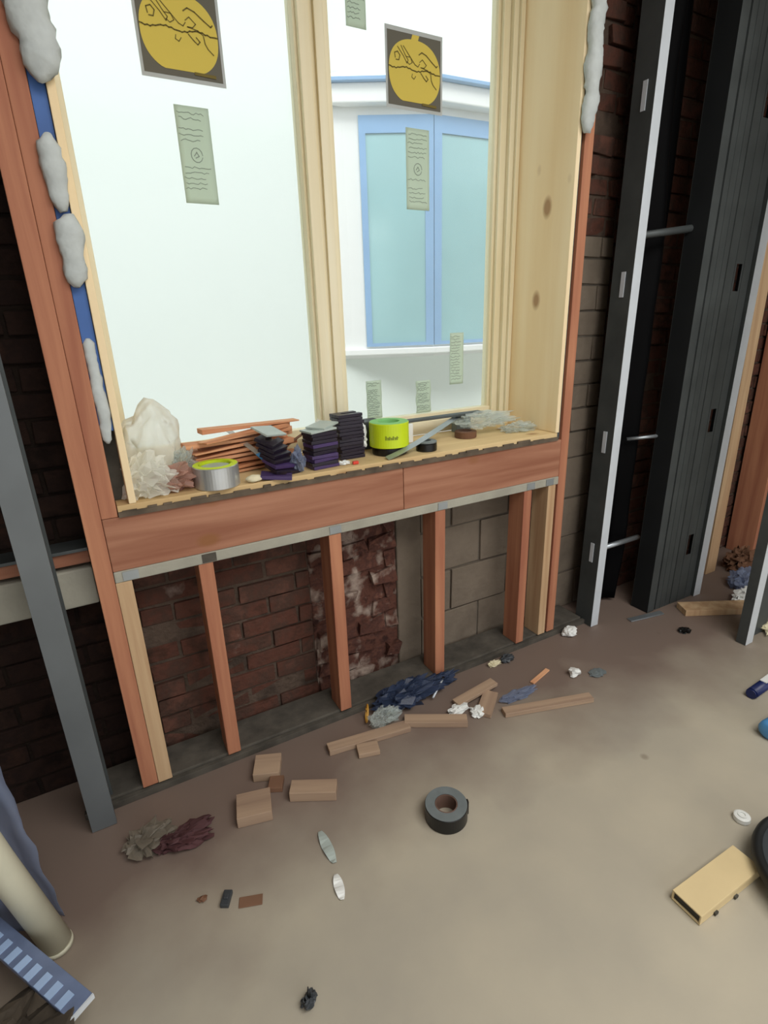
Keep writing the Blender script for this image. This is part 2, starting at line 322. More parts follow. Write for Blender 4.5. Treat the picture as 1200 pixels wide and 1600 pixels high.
box(bm, 1.512, 1.591, .322, .36, FZ0, FZ1); box(bm, 1.524, 1.591, .305, .322, FZ0, FZ1); box(bm, 1.552, 1.591, .285, .305, FZ0, FZ1); box(bm, 1.572, 1.591, .272, .285, FZ0, FZ1)
wpart('right_jamb', bm, M['pinz'])
bm = BM(); box(bm, .085, 1.572, .30, .36, FZ0, .985); box(bm, .1, 1.53, .318, .36, .985, 1.012); wpart('bottom_rail', bm, M['pinx'])
bm = BM(); box(bm, .085, 1.572, .30, .36, 2.70, FZ1); wpart('head_rail', bm, M['pinx'])
for a, b in ((.100, .740), (.850, 1.518)):
    bm = BM(); box(bm, a, b, .334, .340, 1.005, 2.71); wpart('pane', bm, M['glass'], 0)

# plywood lining
beam('plywood_panel', 1.591, 1.609, -.004, .275, .936, 2.76, M['ply'], 'golden knotty plywood board lining the right side of the window opening', 'panel')
beam('plywood_panel', .060, .078, .0, .284, .936, 2.76, M['plx' if 0 else 'ply'], 'plywood board lining the left side of the window opening, seen edge on', 'panel')
t = thing('window_sill_board', 'pale plywood sill board under the clutter with a dark front edge', 'sill', (.83, .14, .907))
bm = BM(); box(bm, -.80, .775, -.14, .155, .006, .0285); obj('board', bm, M['plx'], t, .002)
bm = BM(); box(bm, -.80, .775, -.146, -.1405, -.002, .012)
x = -.79
while x < .72:
    l_ = random.uniform(.02, .07); box(bm, x, x+l_, -.147, -.141, .0125, .0125+random.uniform(.001, .008)); x += l_+random.uniform(.002, .04)
o = obj('edge_strip', bm, M['edge'], t, .0); o['label'] = 'dark weathered front edge'

# ------------------------------------------------------------------ timber framing
G = 'short studs under the window sill'
beam('wooden_stud', -.056, -.012, 0, .089, .03, 3.0, M['redz'], 'tall reddish stud at the left of the window, running floor to ceiling', 'stud')
beam('wooden_stud', -.0115, .028, 0, .089, .906, 3.0, M['redz'], 'reddish trimmer stud standing on the sill beam at the left of the window', 'stud')
beam('wooden_stud', -.0115, .030, -.002, .089, .03, .722, M['yelz'], 'pale yellow short stud under the left end of the sill beam', 'stud', G)
beam('wooden_stud', .207, .249, 0, .085, .03, .722, M['redz'], 'short reddish stud second from the left under the sill beam', 'stud', G)
beam('wooden_stud', .617, .660, 0, .085, .03, .722, M['redz'], 'short reddish stud in front of the broken lime-smeared brick', 'stud', G)
beam('wooden_stud', 1.030, 1.074, 0, .085, .03, .722, M['redz'], 'short reddish stud between the grey strip and the block wall', 'stud', G)
beam('wooden_stud', 1.450, 1.490, 0, .085, .03, .722, M['redz'], 'short reddish stud just left of the right-hand stud pair', 'stud', G)
beam('wooden_stud', 1.578, 1.618, 0, .088, .03, .722, M['yelz'], 'short pale stud under the right end of the sill beam', 'stud', G)
beam('wooden_stud', 1.630, 1.672, .0, .088, .03, 3.0, M['redz'], 'tall reddish stud at the right of the window, running floor to ceiling', 'stud')
beam('sill_beam', -.011, .90, 0, .089, .755, .905, M['redx'], 'reddish knotty beam under the window clutter, longer left length', 'beam')
beam('sill_beam', .902, 1.629, 0, .089, .755, .905, M['redx'], 'reddish knotty beam under the window sill, shorter right length', 'beam')
t = thing('metal_strip', 'thin pale grey metal strip running under the sill beam', 'strip', (.80, .04, .722))
bm = BM(); box(bm, -.811, .829, -.042, .04, 0, .0325)
obj('channel', bm, M['lint'], t, .003)
for x in (-.77, -.56, -.16, .26, .68, .78):
    bm = BM(); box(bm, x-.02, x+.02, -.0445, -.0425, .004, .030)
    o = obj('nail_plate', bm, M['dusty' if x == -.56 else 'galv'], t); o['label'] = 'dull steel patch'
beam('bottom_plate', -.20, 1.86, .012, .150, 0, .030, M['dusty'], 'dark dirty plate on the floor under the studs', 'plate', bevel=.004)
beam('steel_track', -.22, 1.90, -.006, .010, 0, .022, M['dusty'], 'thin dirty steel track edge on the floor in front of the studs', 'track', bevel=.001)

# lintel and ledger behind the left steel stud
beam('lintel_block', -.42, -.060, .085, .164, .640, .752, M['lint'], 'pale grey concrete block end between the steel stud and tall wooden stud', 'block', bevel=.005)
beam('wooden_ledger', -1.2, -.060, .09, .16, .765, .800, M['redx'], 'thin brown timber ledger above the pale concrete block at far left', 'timber')
beam('metal_ledge', -.36, -.060, .08, .163, .803, .812, M['dgalv'], 'thin grey metal ledge above the brown timber ledger at far left', 'ledge', bevel=.001)

# ------------------------------------------------------------------ foam and blue membrane in the frame gaps
def foamrun(name, x, y, z0, z1, seed, r, label, cat='foam', group=None, mat='foam', off=.25):
    bm = BM(); n = max(8, int((z1-z0)/.010)); pts = []; rad = []
    for i in range(n+1):
        tt = i/n; z = z0+(z1-z0)*tt
        pts.append((x+noise.noise(Vector((seed, z*14, 0)))*r*off*2, y, z))
        rad.append(r*(.95+.45*noise.noise(Vector((seed*2.3, z*13, 3))))*max(.12, min(1, min(tt, 1-tt)*(z1-z0)/r*1.1))**.5)
    tube(bm, pts, r, 12, True, rad)
    for v in bm.verts:
        v.co += Vector((1, .6, .6))*0+Vector([noise.noise(v.co*60+Vector((k*9, seed, 0)))*r*.22 for k in range(3)])
        v.co.y = y+(v.co.y-y)*.7
    return tag(obj(name, bm, M[mat], smooth=True, recenter=True), label, cat, group)
FG = 'foam bulging from the gap beside the window'
foamrun('spray_foam', .058, -.012, 1.855, 2.34, 1.2, .036, 'thick white foam run at the top of the left window gap', group=FG)
foamrun('spray_foam', .046, -.008, 1.618, 1.762, 2.5, .025, 'white foam blob between two blue membrane patches at left jamb', group=FG)
foamrun('spray_foam', .046, -.008, 1.465, 1.612, 3.9, .025, 'lower white foam blob just above the long blue membrane patch', group=FG)
foamrun('spray_foam', .042, .010, 1.10, 1.352, 7.7, .015, 'ragged bluish white foam low in the left window gap above the bag', group=FG)
foamrun('spray_foam', 1.620, -.020, 1.93, 2.42, 9.1, .030, 'ragged white foam in the gap right of the plywood board', group=FG)
beam('gap_light_block', .0285, .0595, .058, .28, .9365, 2.9, M['dkwood'], 'dark filler added behind the blue membrane to block outside brightness in the left window gap', 'backing', bevel=0)  # added filler, stops the bright outside showing through the gap
bm = BM(); box(bm, -.0085, .021, -.02, .02, .20, 2.02)
tag(obj('blue_membrane', bm, M['bmem'], loc=(.0375, .030, .93)), 'blue membrane strip showing deep in the left window gap between foam', 'membrane')
beam('grey_sealant_strip', 1.6095, 1.6295, .012, .09, .906, 2.9, M['dgalv'], 'grey strip filling the gap between plywood board and right tall stud', 'strip')
# ------------------------------------------------------------------ steel studs
def cstud(name, loc, rz, wweb, fl, h, label, mf='wgalv', mw='dgalv', holes=(), lip=.010, group=None, flip=1):
    """C stud: web across local x at y=0, flanges run back along +y"""
    t = thing(name, label, 'stud', loc, (0, .014, rz), group)
    bm = BM(); th = .0014
    hs = sorted(holes); z = 0
    if hs:
        hw, hh = .019, .052
        box(bm, 0, wweb/2-hw, 0, th, 0, h); box(bm, wweb/2+hw, wweb, 0, th, 0, h)
        for zc in hs: box(bm, wweb/2-hw, wweb/2+hw, 0, th, z, zc-hh); z = zc+hh
        box(bm, wweb/2-hw, wweb/2+hw, 0, th, z, h)
    else: box(bm, 0, wweb, 0, th, 0, h)
    box(bm, wweb*.30, wweb*.33, -.002, 0, 0, h); box(bm, wweb*.68, wweb*.71, -.002, 0, 0, h)
    obj('web', bm, M[mw], t)
    for x in (0, wweb-th):
        bm = BM(); box(bm, x, x+th, th, fl, 0, h)
        xl = x if x == 0 else x+th-lip; box(bm, xl, xl+lip, fl-th, fl, 0, h)
        obj('flange', bm, M[mf], t)
    return t
# wall-line studs: flange faces the room
def wstud(x0, x1, y0, depth, h, label, slots=(), lean=0, mf='wgalv', mw='dgalv'):
    t = thing('steel_stud', label, 'stud', (x0, y0, .002), (0, lean, 0))
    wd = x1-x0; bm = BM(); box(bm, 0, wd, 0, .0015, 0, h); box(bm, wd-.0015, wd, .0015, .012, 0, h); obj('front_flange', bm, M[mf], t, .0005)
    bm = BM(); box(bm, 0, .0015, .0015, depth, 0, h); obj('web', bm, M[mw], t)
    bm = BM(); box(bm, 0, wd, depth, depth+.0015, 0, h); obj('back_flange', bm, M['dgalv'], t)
    for z in slots:
        bm = BM(); box(bm, -.003, -.0005, depth*.35, depth*.35+.018, z-.045, z+.045); o = obj('slot_plate', bm, M['wgalv'], t); o['label'] = 'small pale plate standing for bright steel seen through a web slot'  # pale plate stands in for the lit flange seen through a web slot
    return t
wstud(1.866, 1.911, -.045, .092, 2.95, 'bright steel stud standing just right of the window framing', (2.07, 1.468, .86, .36), lean=.014)
bm = BM(); box(bm, -.025, 0, 0, .0015, 0, 1)
wstud(-.205, -.140, -.065, .09, 2.95, 'steel stud at far left, nearest the camera, in front of dark brick', mf='dgalvl')
# right cluster
wstud(2.190, 2.237, -.10, .09, 2.95, 'dull steel stud on the left of the corner cluster, beside the black membrane', mf='dgalv', mw='shadeweb', lean=.013)
cstud('steel_stud', (2.250, -.098, .002), 0, .105, .05, 2.95, 'ribbed dark steel stud in the middle of the corner cluster', mf='dgalv')
cstud('steel_stud', (2.359, -.10, .002), 0, .165, .045, 2.95, 'wide dark steel stud with oval punched holes in the corner cluster', holes=(.30, .90, 1.49, 2.1), mf='dgalv')
wstud(2.527, 2.580, -.115, .06, 2.95, 'brightest steel stud at the right edge of the corner cluster', lean=.016)
wstud(2.300, 2.352, -.495, .04, 2.95, 'dark steel stud nearest the camera at the right edge')
bm = BM()
beam('steel_stud', 2.362, 2.50, -.47, -.455, .002, 2.95, M['dgalv'], 'wide dark steel stud face behind the nearest right-hand stud', 'stud', bevel=.001)
def rod(name, a, b, r, mat, label, cat):
    bm = BM(); tube(bm, [a, b], r, 10); return tag(obj(name, bm, mat, recenter=True), label, cat)
rod('bracing_bar', (1.942, .040, 1.640), (2.214, -.030, 1.672), .014, M['dgalv'], 'grey horizontal bar bridging the steel studs at mid height', 'bar')
rod('bracing_bar', (1.942, -.01, .372), (2.214, .02, .352), .012, M['galv'], 'grey horizontal bar between the steel studs near the floor', 'bar')
rod('bracing_bar', (2.10, .06, .835), (2.214, -.02, .850), .008, M['galv'], 'short thin bar beside the corner cluster below the middle bar', 'bar')
bm = BM()
def mem(u, v):
    return Vector((u+.01*math.sin(v*5)-(.04*max(0, .8-v)), .075+.018*math.sin(u*42+v*1.3)+.010*noise.noise(Vector((u*9, v*4, 0))), v))
sheet(bm, 1.955, 2.185, .02, 2.95, 26, 60, mem)
tag(obj('black_membrane', bm, M['blackm'], thick=.002, recenter=True), 'black membrane sheet hanging between the bright steel stud and the corner', 'sheet')
bm = BM()
sheet(bm, 2.12, 2.28, 1.05, 2.95, 12, 40, lambda u, v: Vector((u-.05*max(0, 1.7-v), .135+.012*math.sin(u*50+v*2), v)))
tag(obj('black_membrane', bm, M['blackm'], thick=.002, recenter=True), 'upper black membrane behind the corner cluster above the brick', 'sheet')
# beyond the partition
beam('wooden_stud', 2.815, 2.900, 0, .089, .0, 2.98, M['yelz'], 'pale wooden stud seen past the brightest steel stud', 'stud')
beam('wooden_stud', 3.255, 3.330, 0, .15, .0, 2.98, M['redz'], 'reddish wooden stud at the right edge beyond the partition', 'stud')

# ------------------------------------------------------------------ yard outside
bm = BM(); box(bm, -9, 12, 3.42, 3.7, -1, 7); struct('wall_outside', bm, M['white'], 'white rendered wall across the yard')
bm = BM(); box(bm, -9, 12, .45, 3.42, -.3, -.15); struct('ground', bm, M['pave'], 'pale paving outside the window')
bay = thing('bay_window', 'white bay window with blue taped frames on the wall across the yard', 'bay window', (3.2, 3.42, 1.0))
IB = Matrix.Translation((-3.2, -3.42, -1.0))
def bpart(name, bm, mat, bevel=0, parent=bay, label=None):
    bmesh.ops.transform(bm, matrix=IB, verts=bm.verts); o = obj(name, bm, mat, parent, bevel)
    if label: o['label'] = label
    return o
foot = [(2.22, 3.415), (2.36, 3.36), (3.06, 3.02), (3.78, 2.98), (4.25, 3.20), (4.40, 3.415)]
def offs(poly, d):
    cx, cy = 3.3, 3.8
    return [(cx+(x-cx)*(1+d), min(3.415, cy+(y-cy)*(1+d*1.6))) for x, y in poly]
bm = BM(); prism(bm, foot, 1.03, 3.10); bpart('bay_wall', bm, M['wtrim'])
bm = BM(); prism(bm, offs(foot, .05), 1.06, 1.115); bpart('bay_sill', bm, M['wtrim'], .008)
bm = BM(); prism(bm, offs(foot, .09), 3.06, 3.20); bpart('fascia', bm, M['wtrim'], .01)
bm = BM(); prism(bm, offs(foot, .13), 3.20, 3.228); bpart('gutter_edge', bm, M['btape'], .004, label='blue taped edge along the bay roof')
bm = BM(); o2 = offs(foot, .12); top = [(3.3+(x-3.3)*.80, min(3.415, 3.8+(y-3.8)*.80)) for x, y in foot]
a = [bm.verts.new((x, y, 3.229)) for x, y in o2]; b_ = [bm.verts.new((x, y, 3.34)) for x, y in top]
for i in range(5): bm.faces.new((a[i], a[i+1], b_[i+1], b_[i]))
bm.faces.new(b_); bm.faces.new(a[::-1]); bpart('bay_roof', bm, M['wtrim'])
def facet(p, q, z0, z1, u0, u1, trims):
    """one glazed facet with blue tape frame around it, p->q in plan"""
    p, q = Vector(p), Vector(q); d = (q-p); L = d.length; d.normalize(); n = Vector((d.y, -d.x))
    def slab(name, ua, ub, za, zb, dep, out, mat, parent=bay, label=None):
        bm = BM(); A = p+d*ua; B = p+d*ub; o_ = n*out; i_ = n*(out-dep)
        v = [bm.verts.new((c.x, c.y, z)) for z in (za, zb) for c in (A+o_, B+o_, B+i_, A+i_)]
        for f in ((0,1,2,3),(7,6,5,4),(0,4,5,1),(1,5,6,2),(2,6,7,3),(3,7,4,0)): bm.faces.new([v[k] for k in f])
        return bpart(name, bm, mat, 0, parent, label)
    slab('bay_pane', u0, u1, z0, z1, .006, .010, M['cyan'], label='pale cyan bay pane')
    l, r, t_, b2 = trims
    for ua, ub, za, zb in ((u0-.001, u0+l, z0, z1), (u1-r, u1, z0, z1), (u0+l, u1-r, z1-t_, z1), (u0+l, u1-r, z0, z0+b2)):
        slab('tape_frame', ua, ub, za, zb, .008, .022, M['btape'], label='pale blue masked frame')
L1 = (Vector(foot[2])-Vector(foot[1])).length; L2 = (Vector(foot[3])-Vector(foot[2])).length
facet(foot[1], foot[2], 1.135, 2.995, .14, L1, (.055, .075, .13, .03))
facet(foot[2], foot[3], 1.135, 2.995, 0, L2-.04, (.075, .05, .13, .03))

# ------------------------------------------------------------------ stickers on the glass
def flat(bm, poly, y):
    f = [bm.verts.new((x, y, z)) for x, z in poly]; g = [bm.verts.new((x, y+.0005, z)) for x, z in poly]; n = len(poly)
    bm.faces.new(f); bm.faces.new(g[::-1])
    for i in range(n): bm.faces.new((f[i], f[(i+1)%n], g[(i+1)%n], g[i]))
def stroke(bm, pts, y, wd=.003):
    pts = [Vector((x, 0, z)) for x, z in pts]
    for a, b in zip(pts, pts[1:]):
        d = (b-a); 
        if d.length < 1e-6: continue
        d.normalize(); s = Vector((-d.z, 0, d.x))*wd/2; a2 = a-d*wd*.3; b2 = b+d*wd*.3
        flat(bm, [((a2-s).x, (a2-s).z), ((b2-s).x, (b2-s).z), ((b2+s).x, (b2+s).z), ((a2+s).x, (a2+s).z)], y)
SG = 'dark square stickers with a yellow disc on the panes'
def yellow_sticker(x0, z0, s, label):
    t = thing('window_sticker', label, 'sticker', (x0, .333, z0), group=SG)
    bm = BM(); flat(bm, [(0,0),(s,0),(s,s),(0,s)], -.0006); obj('backing', bm, M['stickb'], t)
    bm = BM(); m_ = .035*s; flat(bm, [(m_, m_*1.3),(s-m_, m_*1.3),(s-m_, s-m_*1.6),(m_, s-m_*1.6)], -.0018); obj('dark_ground', bm, M['stickd'], t)
    def disc(): 
        pts = []
        for k in range(56):
            a = 2*math.pi*k/56; c_, s_ = math.cos(a), math.sin(a)
            x = .5+.45*math.copysign(abs(c_)**.86, c_); z = .475+.405*math.copysign(abs(s_)**.86, s_)
            if z < .11: z = .11
            pts.append((x*s, z*s))
        return pts
    bm = BM(); flat(bm, disc(), -.0030); flat(bm, [(.43*s,.86*s),(.55*s,.86*s),(.58*s,.94*s),(.46*s,.94*s)], -.0031)
    d = obj('yellow_disc', bm, M['stick'], t)
    bm = BM(); y = -.0042
    def S(pts, wd): stroke(bm, [(x*s, z*s) for x, z in pts], y, wd*s)
    S([(.05+.9*i/30, .515-.015*math.sin(i*.5)+.006*math.sin(i*2.7)) for i in range(31)], .014)
    random.seed(int(x0*100))
    S([(.16,.62),(.15,.68),(.20,.70),(.24,.66),(.22,.60),(.17,.60)], .012)
    S([(.20,.76),(.30,.66),(.36,.58),(.38,.62),(.33,.68),(.26,.78)], .010)
    S([(.30,.78),(.40,.68),(.50,.58),(.55,.56),(.58,.60)], .010)
    S([(.34,.66),(.42,.66),(.45,.60),(.40,.57),(.36,.60)], .009)
    S([(.57,.71),(.62,.745),(.70,.72),(.80,.65),(.88,.60),(.90,.62)], .014)
    S([(.58,.62),(.63,.66),(.70,.60),(.66,.56),(.60,.56),(.72,.54),(.78,.50)], .010)
    S([(.45,.46),(.44,.42),(.48,.40),(.51,.44)], .009)
    S([(.60,.49),(.66,.43),(.70,.40),(.73,.43),(.69,.47)], .012)
    S([(.78,.49),(.79,.42),(.82,.37),(.88,.32)], .012)
    o = obj('script_mark', bm, M['inkb'], d); o['label'] = 'dark scribbled brush lettering'
    bm = BM(); flat(bm, [(.62*s,.085*s),(.88*s,.075*s),(.88*s,.11*s),(.62*s,.115*s)], -.0042); obj('small_print', bm, M['inkb'], t)
yellow_sticker(.308, 2.012, .226, 'yellow round sticker on the left pane, larger in view, cut by the top')
yellow_sticker(1.062, 2.034, .222, 'yellow pumpkin-shaped sticker on the right pane above a green slip')
LG = 'pale green printed slips on the panes'
def slip(x0, x1, z0, z1, label, seed, seal=True, crinkle=0):
    t = thing('paper_slip', label, 'label', (x0, .333, z0), group=LG); W, H = x1-x0, z1-z0; rnd = random.Random(seed)
    bm = BM(); nx, ny = 6, 14
    sheet(bm, 0, W, 0, H, nx, ny, lambda u, v: Vector((u+crinkle*.006*math.sin(v*90), -.0012-crinkle*.006*abs(math.sin(u*70+v*60)), v)))
    obj('sheet', bm, M['paperg'], t, thick=.0004)
    bm = BM(); z = H*.93
    while z > H*.08:
        if not (seal and H*.42 < z < H*.60):
            x = W*rnd.uniform(.05, .12); pts = []
            e = W*rnd.uniform(.7, .93)
            while x < e: pts.append((x, z+rnd.uniform(-.003, .003))); x += W*.07
            if rnd.random() < .85: stroke(bm, pts, -.0022-crinkle*.006, .0016)
        z -= H*.055
    if seal:
        stroke(bm, [(W*.5+W*.17*math.cos(a*.5), H*.51+W*.19*math.sin(a*.5)) for a in range(13)], -.0024, .002)
        stroke(bm, [(W*.42, H*.50), (W*.5, H*.54), (W*.56, H*.50), (W*.46, H*.48)], -.0024, .0025)
    obj('printed_lines', bm, M['ink'], t)
slip(.379, .474, 1.713, 1.956, 'pale green printed slip on the left pane below the yellow sticker', 1)
slip(1.134, 1.229, 1.738, 1.985, 'pale green printed slip on the right pane below the pumpkin-shaped sticker', 2)
slip(.926, .996, 2.226, 2.45, 'pale green slip at the very top of the right pane', 3)
slip(1.325, 1.392, 1.115, 1.315, 'small pale slip low on the right pane near the right jamb', 4, False)
slip(.943, 1.008, 1.016, 1.158, 'short pale slip at the bottom of the right pane above lime tape', 5, False, .15)
slip(1.163, 1.232, 1.016, 1.142, 'crinkled grey slip at the bottom of the right pane behind the metal strap', 6, False, .3)

# ------------------------------------------------------------------ clutter on the sill
SZ = .9362
def cr(name, c, size, seed, mat, label, cat, amp=.35, group=None, n=4, freq=2.6, smooth=False, flat=None):
    bm = BM(); crumple(bm, (0, 0, 0), size, seed, amp, n, freq, flat if flat is not None else -size[2]*.9)
    zmin = min(v.co.z for v in bm.verts)
    o = obj(name, bm, M[mat], smooth=smooth, loc=(c[0], c[1], c[2]-zmin))
    return tag(o, label, cat, group)
cr('plastic_bag', (.158, .165, SZ+.02), (.078, .064, .112), 3.3, 'bag', 'milky inflated plastic bag standing in the left corner of the sill', 'bag', .22, n=4, freq=1.6, smooth=True)
cr('plastic_wrap', (.118, .046, SZ), (.058, .040, .055), 8.1, 'bag', 'crumpled clear plastic wrap below the inflated bag at the sill corner', 'wrap', .55, n=4, freq=3)
cr('plastic_wrap', (.190, .060, SZ), (.048, .040, .036), 5.1, 'pinkw', 'pinkish crumpled clear wrap left of the silver tape roll', 'wrap', .5, n=4, freq=3.6)
cr('plastic_wrap', (.226, .118, SZ), (.030, .026, .048), 6.6, 'clearp', 'clear shiny wrap behind the silver tape roll', 'wrap', .5, n=4, freq=3.6)
# cedar shims
def shim_bm(L, W, T):
    bm = BM(); v = [(-L/2,-W/2,0),(L/2,-W/2,0),(L/2,W/2,0),(-L/2,W/2,0),(-L/2,-W/2,T*.25),(L/2,-W/2,T),(L/2,W/2,T),(-L/2,W/2,T*.25)]
    vs = [bm.verts.new(q) for q in v]
    for f in ((3,2,1,0),(4,5,6,7),(0,1,5,4),(1,2,6,5),(2,3,7,6),(3,0,4,7)): bm.faces.new([vs[i] for i in f])
    return bm
shim0 = obj('cedar_shim', shim_bm(.33, .044, .0150), M['cedar'], None, .0008)
desc = [p_+q_ for p_ in ('in the bottom layer', 'in the second layer up', 'in the third layer up', 'in the middle layer', 'in the fifth layer up', 'in the sixth layer up', 'in the highest full layer') for q_ in (', nearer the room', ', nearer the glass')]+['lying crosswise above the full layers', 'topmost on the whole pile']
pos = []
for l, (cx, cy, a) in enumerate([(.42,.185,9),(.44,.190,15),(.41,.190,7),(.43,.195,14),(.42,.190,10),(.44,.195,17),(.41,.19,9)]):
    for q in (-1, 1): pos.append((cx-q*.026*math.sin(math.radians(a))+(.015 if q > 0 else -.02)+.018*math.sin(l*2.3+q), cy+q*.0255*math.cos(math.radians(a)), l, a))
pos += [(.435, .17, 7, 24), (.46, .21, 8, 8)]
for i, (x, y, l, a) in enumerate(pos):
    o = shim0 if i == 0 else shim0.copy()
    if i: C.objects.link(o)
    o.location = (x, y, SZ+.002+l*.0156); s_ = 1 if i % 3 else -1
    o.rotation_euler = (math.radians(random.uniform(-2, 2)), math.radians(random.uniform(-.6, .6)), math.radians(a+(180 if s_ < 0 else 0)))
    tag(o, 'orange cedar shim '+desc[i], 'shim', 'cedar shims piled on the sill')
# tape rolls
def ring(bm, r0, r1, h, seg=48, ch=.0015):
    lathe(bm, [(r0, 0), (r1-ch, 0), (r1, ch), (r1, h-ch), (r1-ch, h), (r0, h)], seg, True)
def roll(name, loc, r0, r1, h, mo, mc, label, rot=(0,0,0), group=None, side=None):
    t = thing(name, label, 'tape roll', loc, rot, group)
    bm = BM(); ring(bm, r0+.0025, r1, h); o = obj('tape', bm, mo, t, smooth=False)
    bm = BM(); ring(bm, r0, r0+.0023, h+.0012); obj('core', bm, mc, t)
    if side:
        bm = BM(); lathe(bm, [(r0+.003, h), (r1-.002, h), (r1-.002, h+.0008), (r0+.003, h+.0008)], 48, True); obj('side_face', bm, side, t)
    return t
t = roll('foil_tape_roll', (.302, .046, SZ), .044, .064, .062, M['foil'], M['lime'], 'silver foil tape roll with a lime green rim on the left of the sill', side=M['lime'])
bm = BM(); lathe(bm, [(.0001, .050), (.0425, .050), (.0425, .056), (.0001, .056)], 40); obj('inner_liner', bm, M['shimg'], t, loc=(0, 0, 0))
bm = BM(); strip(bm, [(-.052, -.02, .026), (-.060, .02, .026), (-.057, .045, .026)], .050, (1, 0, 0)); 
bm.free()
cr('putty_lump', (.400, -.026+.04, SZ), (.024, .014, .011), 1.1, 'putty', 'small cream putty lump in front of the tilted dark shims', 'lump', .15, n=3, smooth=True)
# clear stick with blue end
t = thing('measuring_stick', 'clear flat stick with a bright blue end leaning on the wood pile', 'stick', (.445, .10, SZ+.050), (0, 0, 0))
bm = BM(); strip(bm, [(-.055, .12, .072), (0, 0, .012)], .016, (0, -.6, .8), .003); obj('blade', bm, M['clearp'], t)
bm = BM(); strip(bm, [(0, 0, .012), (.011, -.026, -.001)], .018, (0, -.6, .8), .004); obj('tip', bm, M['bluec'], t)
t = thing('marking_stick', 'slim grey wooden stick with an orange tip leaning to the mullion', 'stick', (.57, .20, SZ+.052))
bm = BM(); tube(bm, [(0, 0, .0), (.115, .045, .044)], .0045, 8); obj('shaft', bm, M['brown'], t)
bm = BM(); tube(bm, [(.115, .045, .044), (.145, .057, .055)], .005, 8); obj('tip', bm, M['orange'], t)
# dark plastic shims: u-shaped pads
def upad(bm, L, W, T):
    box(bm, -L/2, L/2, -W/2, -W*.14, 0, T); box(bm, -L/2, L/2, W*.14, W/2, 0, T); box(bm, -L/2, -L*.2, -W*.14, W*.14, 0, T)
bm = BM(); upad(bm, .092, .062, .0105); pad0 = obj('plastic_shim', bm, [M['shimp']], None, .001)
bm = BM(); upad(bm, .092, .062, .0105); padv = obj('plastic_shim', bm, [M['shimv']], None, .001)
bm = BM(); box(bm, -.048, .048, -.033, .033, 0, .006); padg = obj('plastic_shim', bm, [M['shimg']], None, .0008)
used = set()
order = ['lowest', 'second', 'third', 'fourth', 'fifth', 'sixth', 'seventh', 'eighth', 'ninth', 'tenth', 'eleventh', 'twelfth', 'thirteenth']
def place(src, loc, rot, label, group):
    o = src
    if src.name in used: o = src.copy(); C.objects.link(o)
    used.add(src.name); used.add(o.name); o.location = loc; o.rotation_euler = tuple(math.radians(a) for a in rot)
    return tag(o, label, 'shim', group)
for i in range(10):
    place(padv if i in (0, 2, 3, 6) else pad0, (.636+random.uniform(-.004, .004), .062+random.uniform(-.003, .003), SZ+i*.0115), (0, 0, 8+random.uniform(-6, 6)), '%s dark purple shim from the bottom of the front stack' % order[i], 'front stack of dark shims')
place(padg, (.632, .064, SZ+.1160), (0, -2, 12), 'frosted grey shim on top of the front dark stack', 'frosted grey shims')
for i in range(13):
    place(pad0, (.762+random.uniform(-.003, .003), .128+random.uniform(-.003, .003), SZ+i*.0115), (0, 0, 5+random.uniform(-5, 5)), '%s black shim from the bottom of the taller rear stack' % order[i], 'rear stack of black shims')
for i in range(6):
    place(padv if i == 1 else pad0, (.500-i*.004, .050+i*.009, SZ+.012+i*.0165), (14+i*2, 10-i*2, 20+i*6), '%s dark shim from the bottom of the slumped left stack' % order[i], 'slumped dark shims')
place(padg, (.484, .100, SZ+.124), (20, 8, 34), 'frosted grey shim tilted on top of the slumped left stack', 'frosted grey shims')
place(padg, (.655, .085, SZ+.1245), (2, -3, 38), 'frosted grey shim skewed on the front dark stack toward the mullion', 'frosted grey shims')
place(padv, (.470, .020, SZ+.001), (0, 6, -20), 'loose violet shim lying at the front of the slumped stack', 'slumped dark shims')
cr('plastic_wrap', (.552, .050, SZ), (.018, .022, .036), 2.2, 'cbag', 'small violet tinted wrap between the two dark shim stacks', 'wrap', .6, n=3)
cr('paper_scrap', (.812, .130, SZ+.02), (.016, .020, .045), 4.2, 'whitep', 'white crumpled scrap beside the lime tape roll', 'scrap', .6, n=3)
cr('paper_scrap', (.705, .040, SZ), (.018, .010, .007), 4.9, 'whitep', 'flat white scrap in front of the dark shim stacks', 'scrap', .4, n=3)
beam('red_marker_cap', .727, .747, .020, .030, SZ, SZ+.010, M['red'], 'small red cap lying in front of the dark shim stacks', 'cap')
# lime tape on top of black roll
roll('black_tape_roll', (.905, .098, SZ), .038, .060, .026, M['black'], M['core'], 'black tape roll under the lime green roll on the sill')
lr = roll('lime_tape_roll', (.905, .098, SZ+.0275), .036, .068, .082, M['lime'], M['limec'], 'lime green tape roll stacked on a black roll on the sill', side=M['limec'])
bm = BM()
for i, (da, hh) in enumerate([(0,.014),(.10,.009),(.18,.012),(.28,.008),(.36,.013),(.46,.009),(.55,.012)]):
    a = math.radians(232)+da; vs = box(bm, -.0008, .0008, -.0022, .0022, .030, .030+hh)
    bmesh.ops.transform(bm, matrix=Matrix.Translation((.0684*math.cos(a), .0684*math.sin(a), 0)) @ Matrix.Rotation(a, 4, 'Z'), verts=vs)
    vs = box(bm, -.0008, .0008, -.0040, .0030, .030+hh*.5, .032+hh*.5)
    bmesh.ops.transform(bm, matrix=Matrix.Translation((.0684*math.cos(a+.04), .0684*math.sin(a+.04), 0)) @ Matrix.Rotation(a+.04, 4, 'Z'), verts=vs)
o = obj('printed_mark', bm, M['limed'], lr); o['kind'] = 'stuff'; o['label'] = 'faint dark printing'
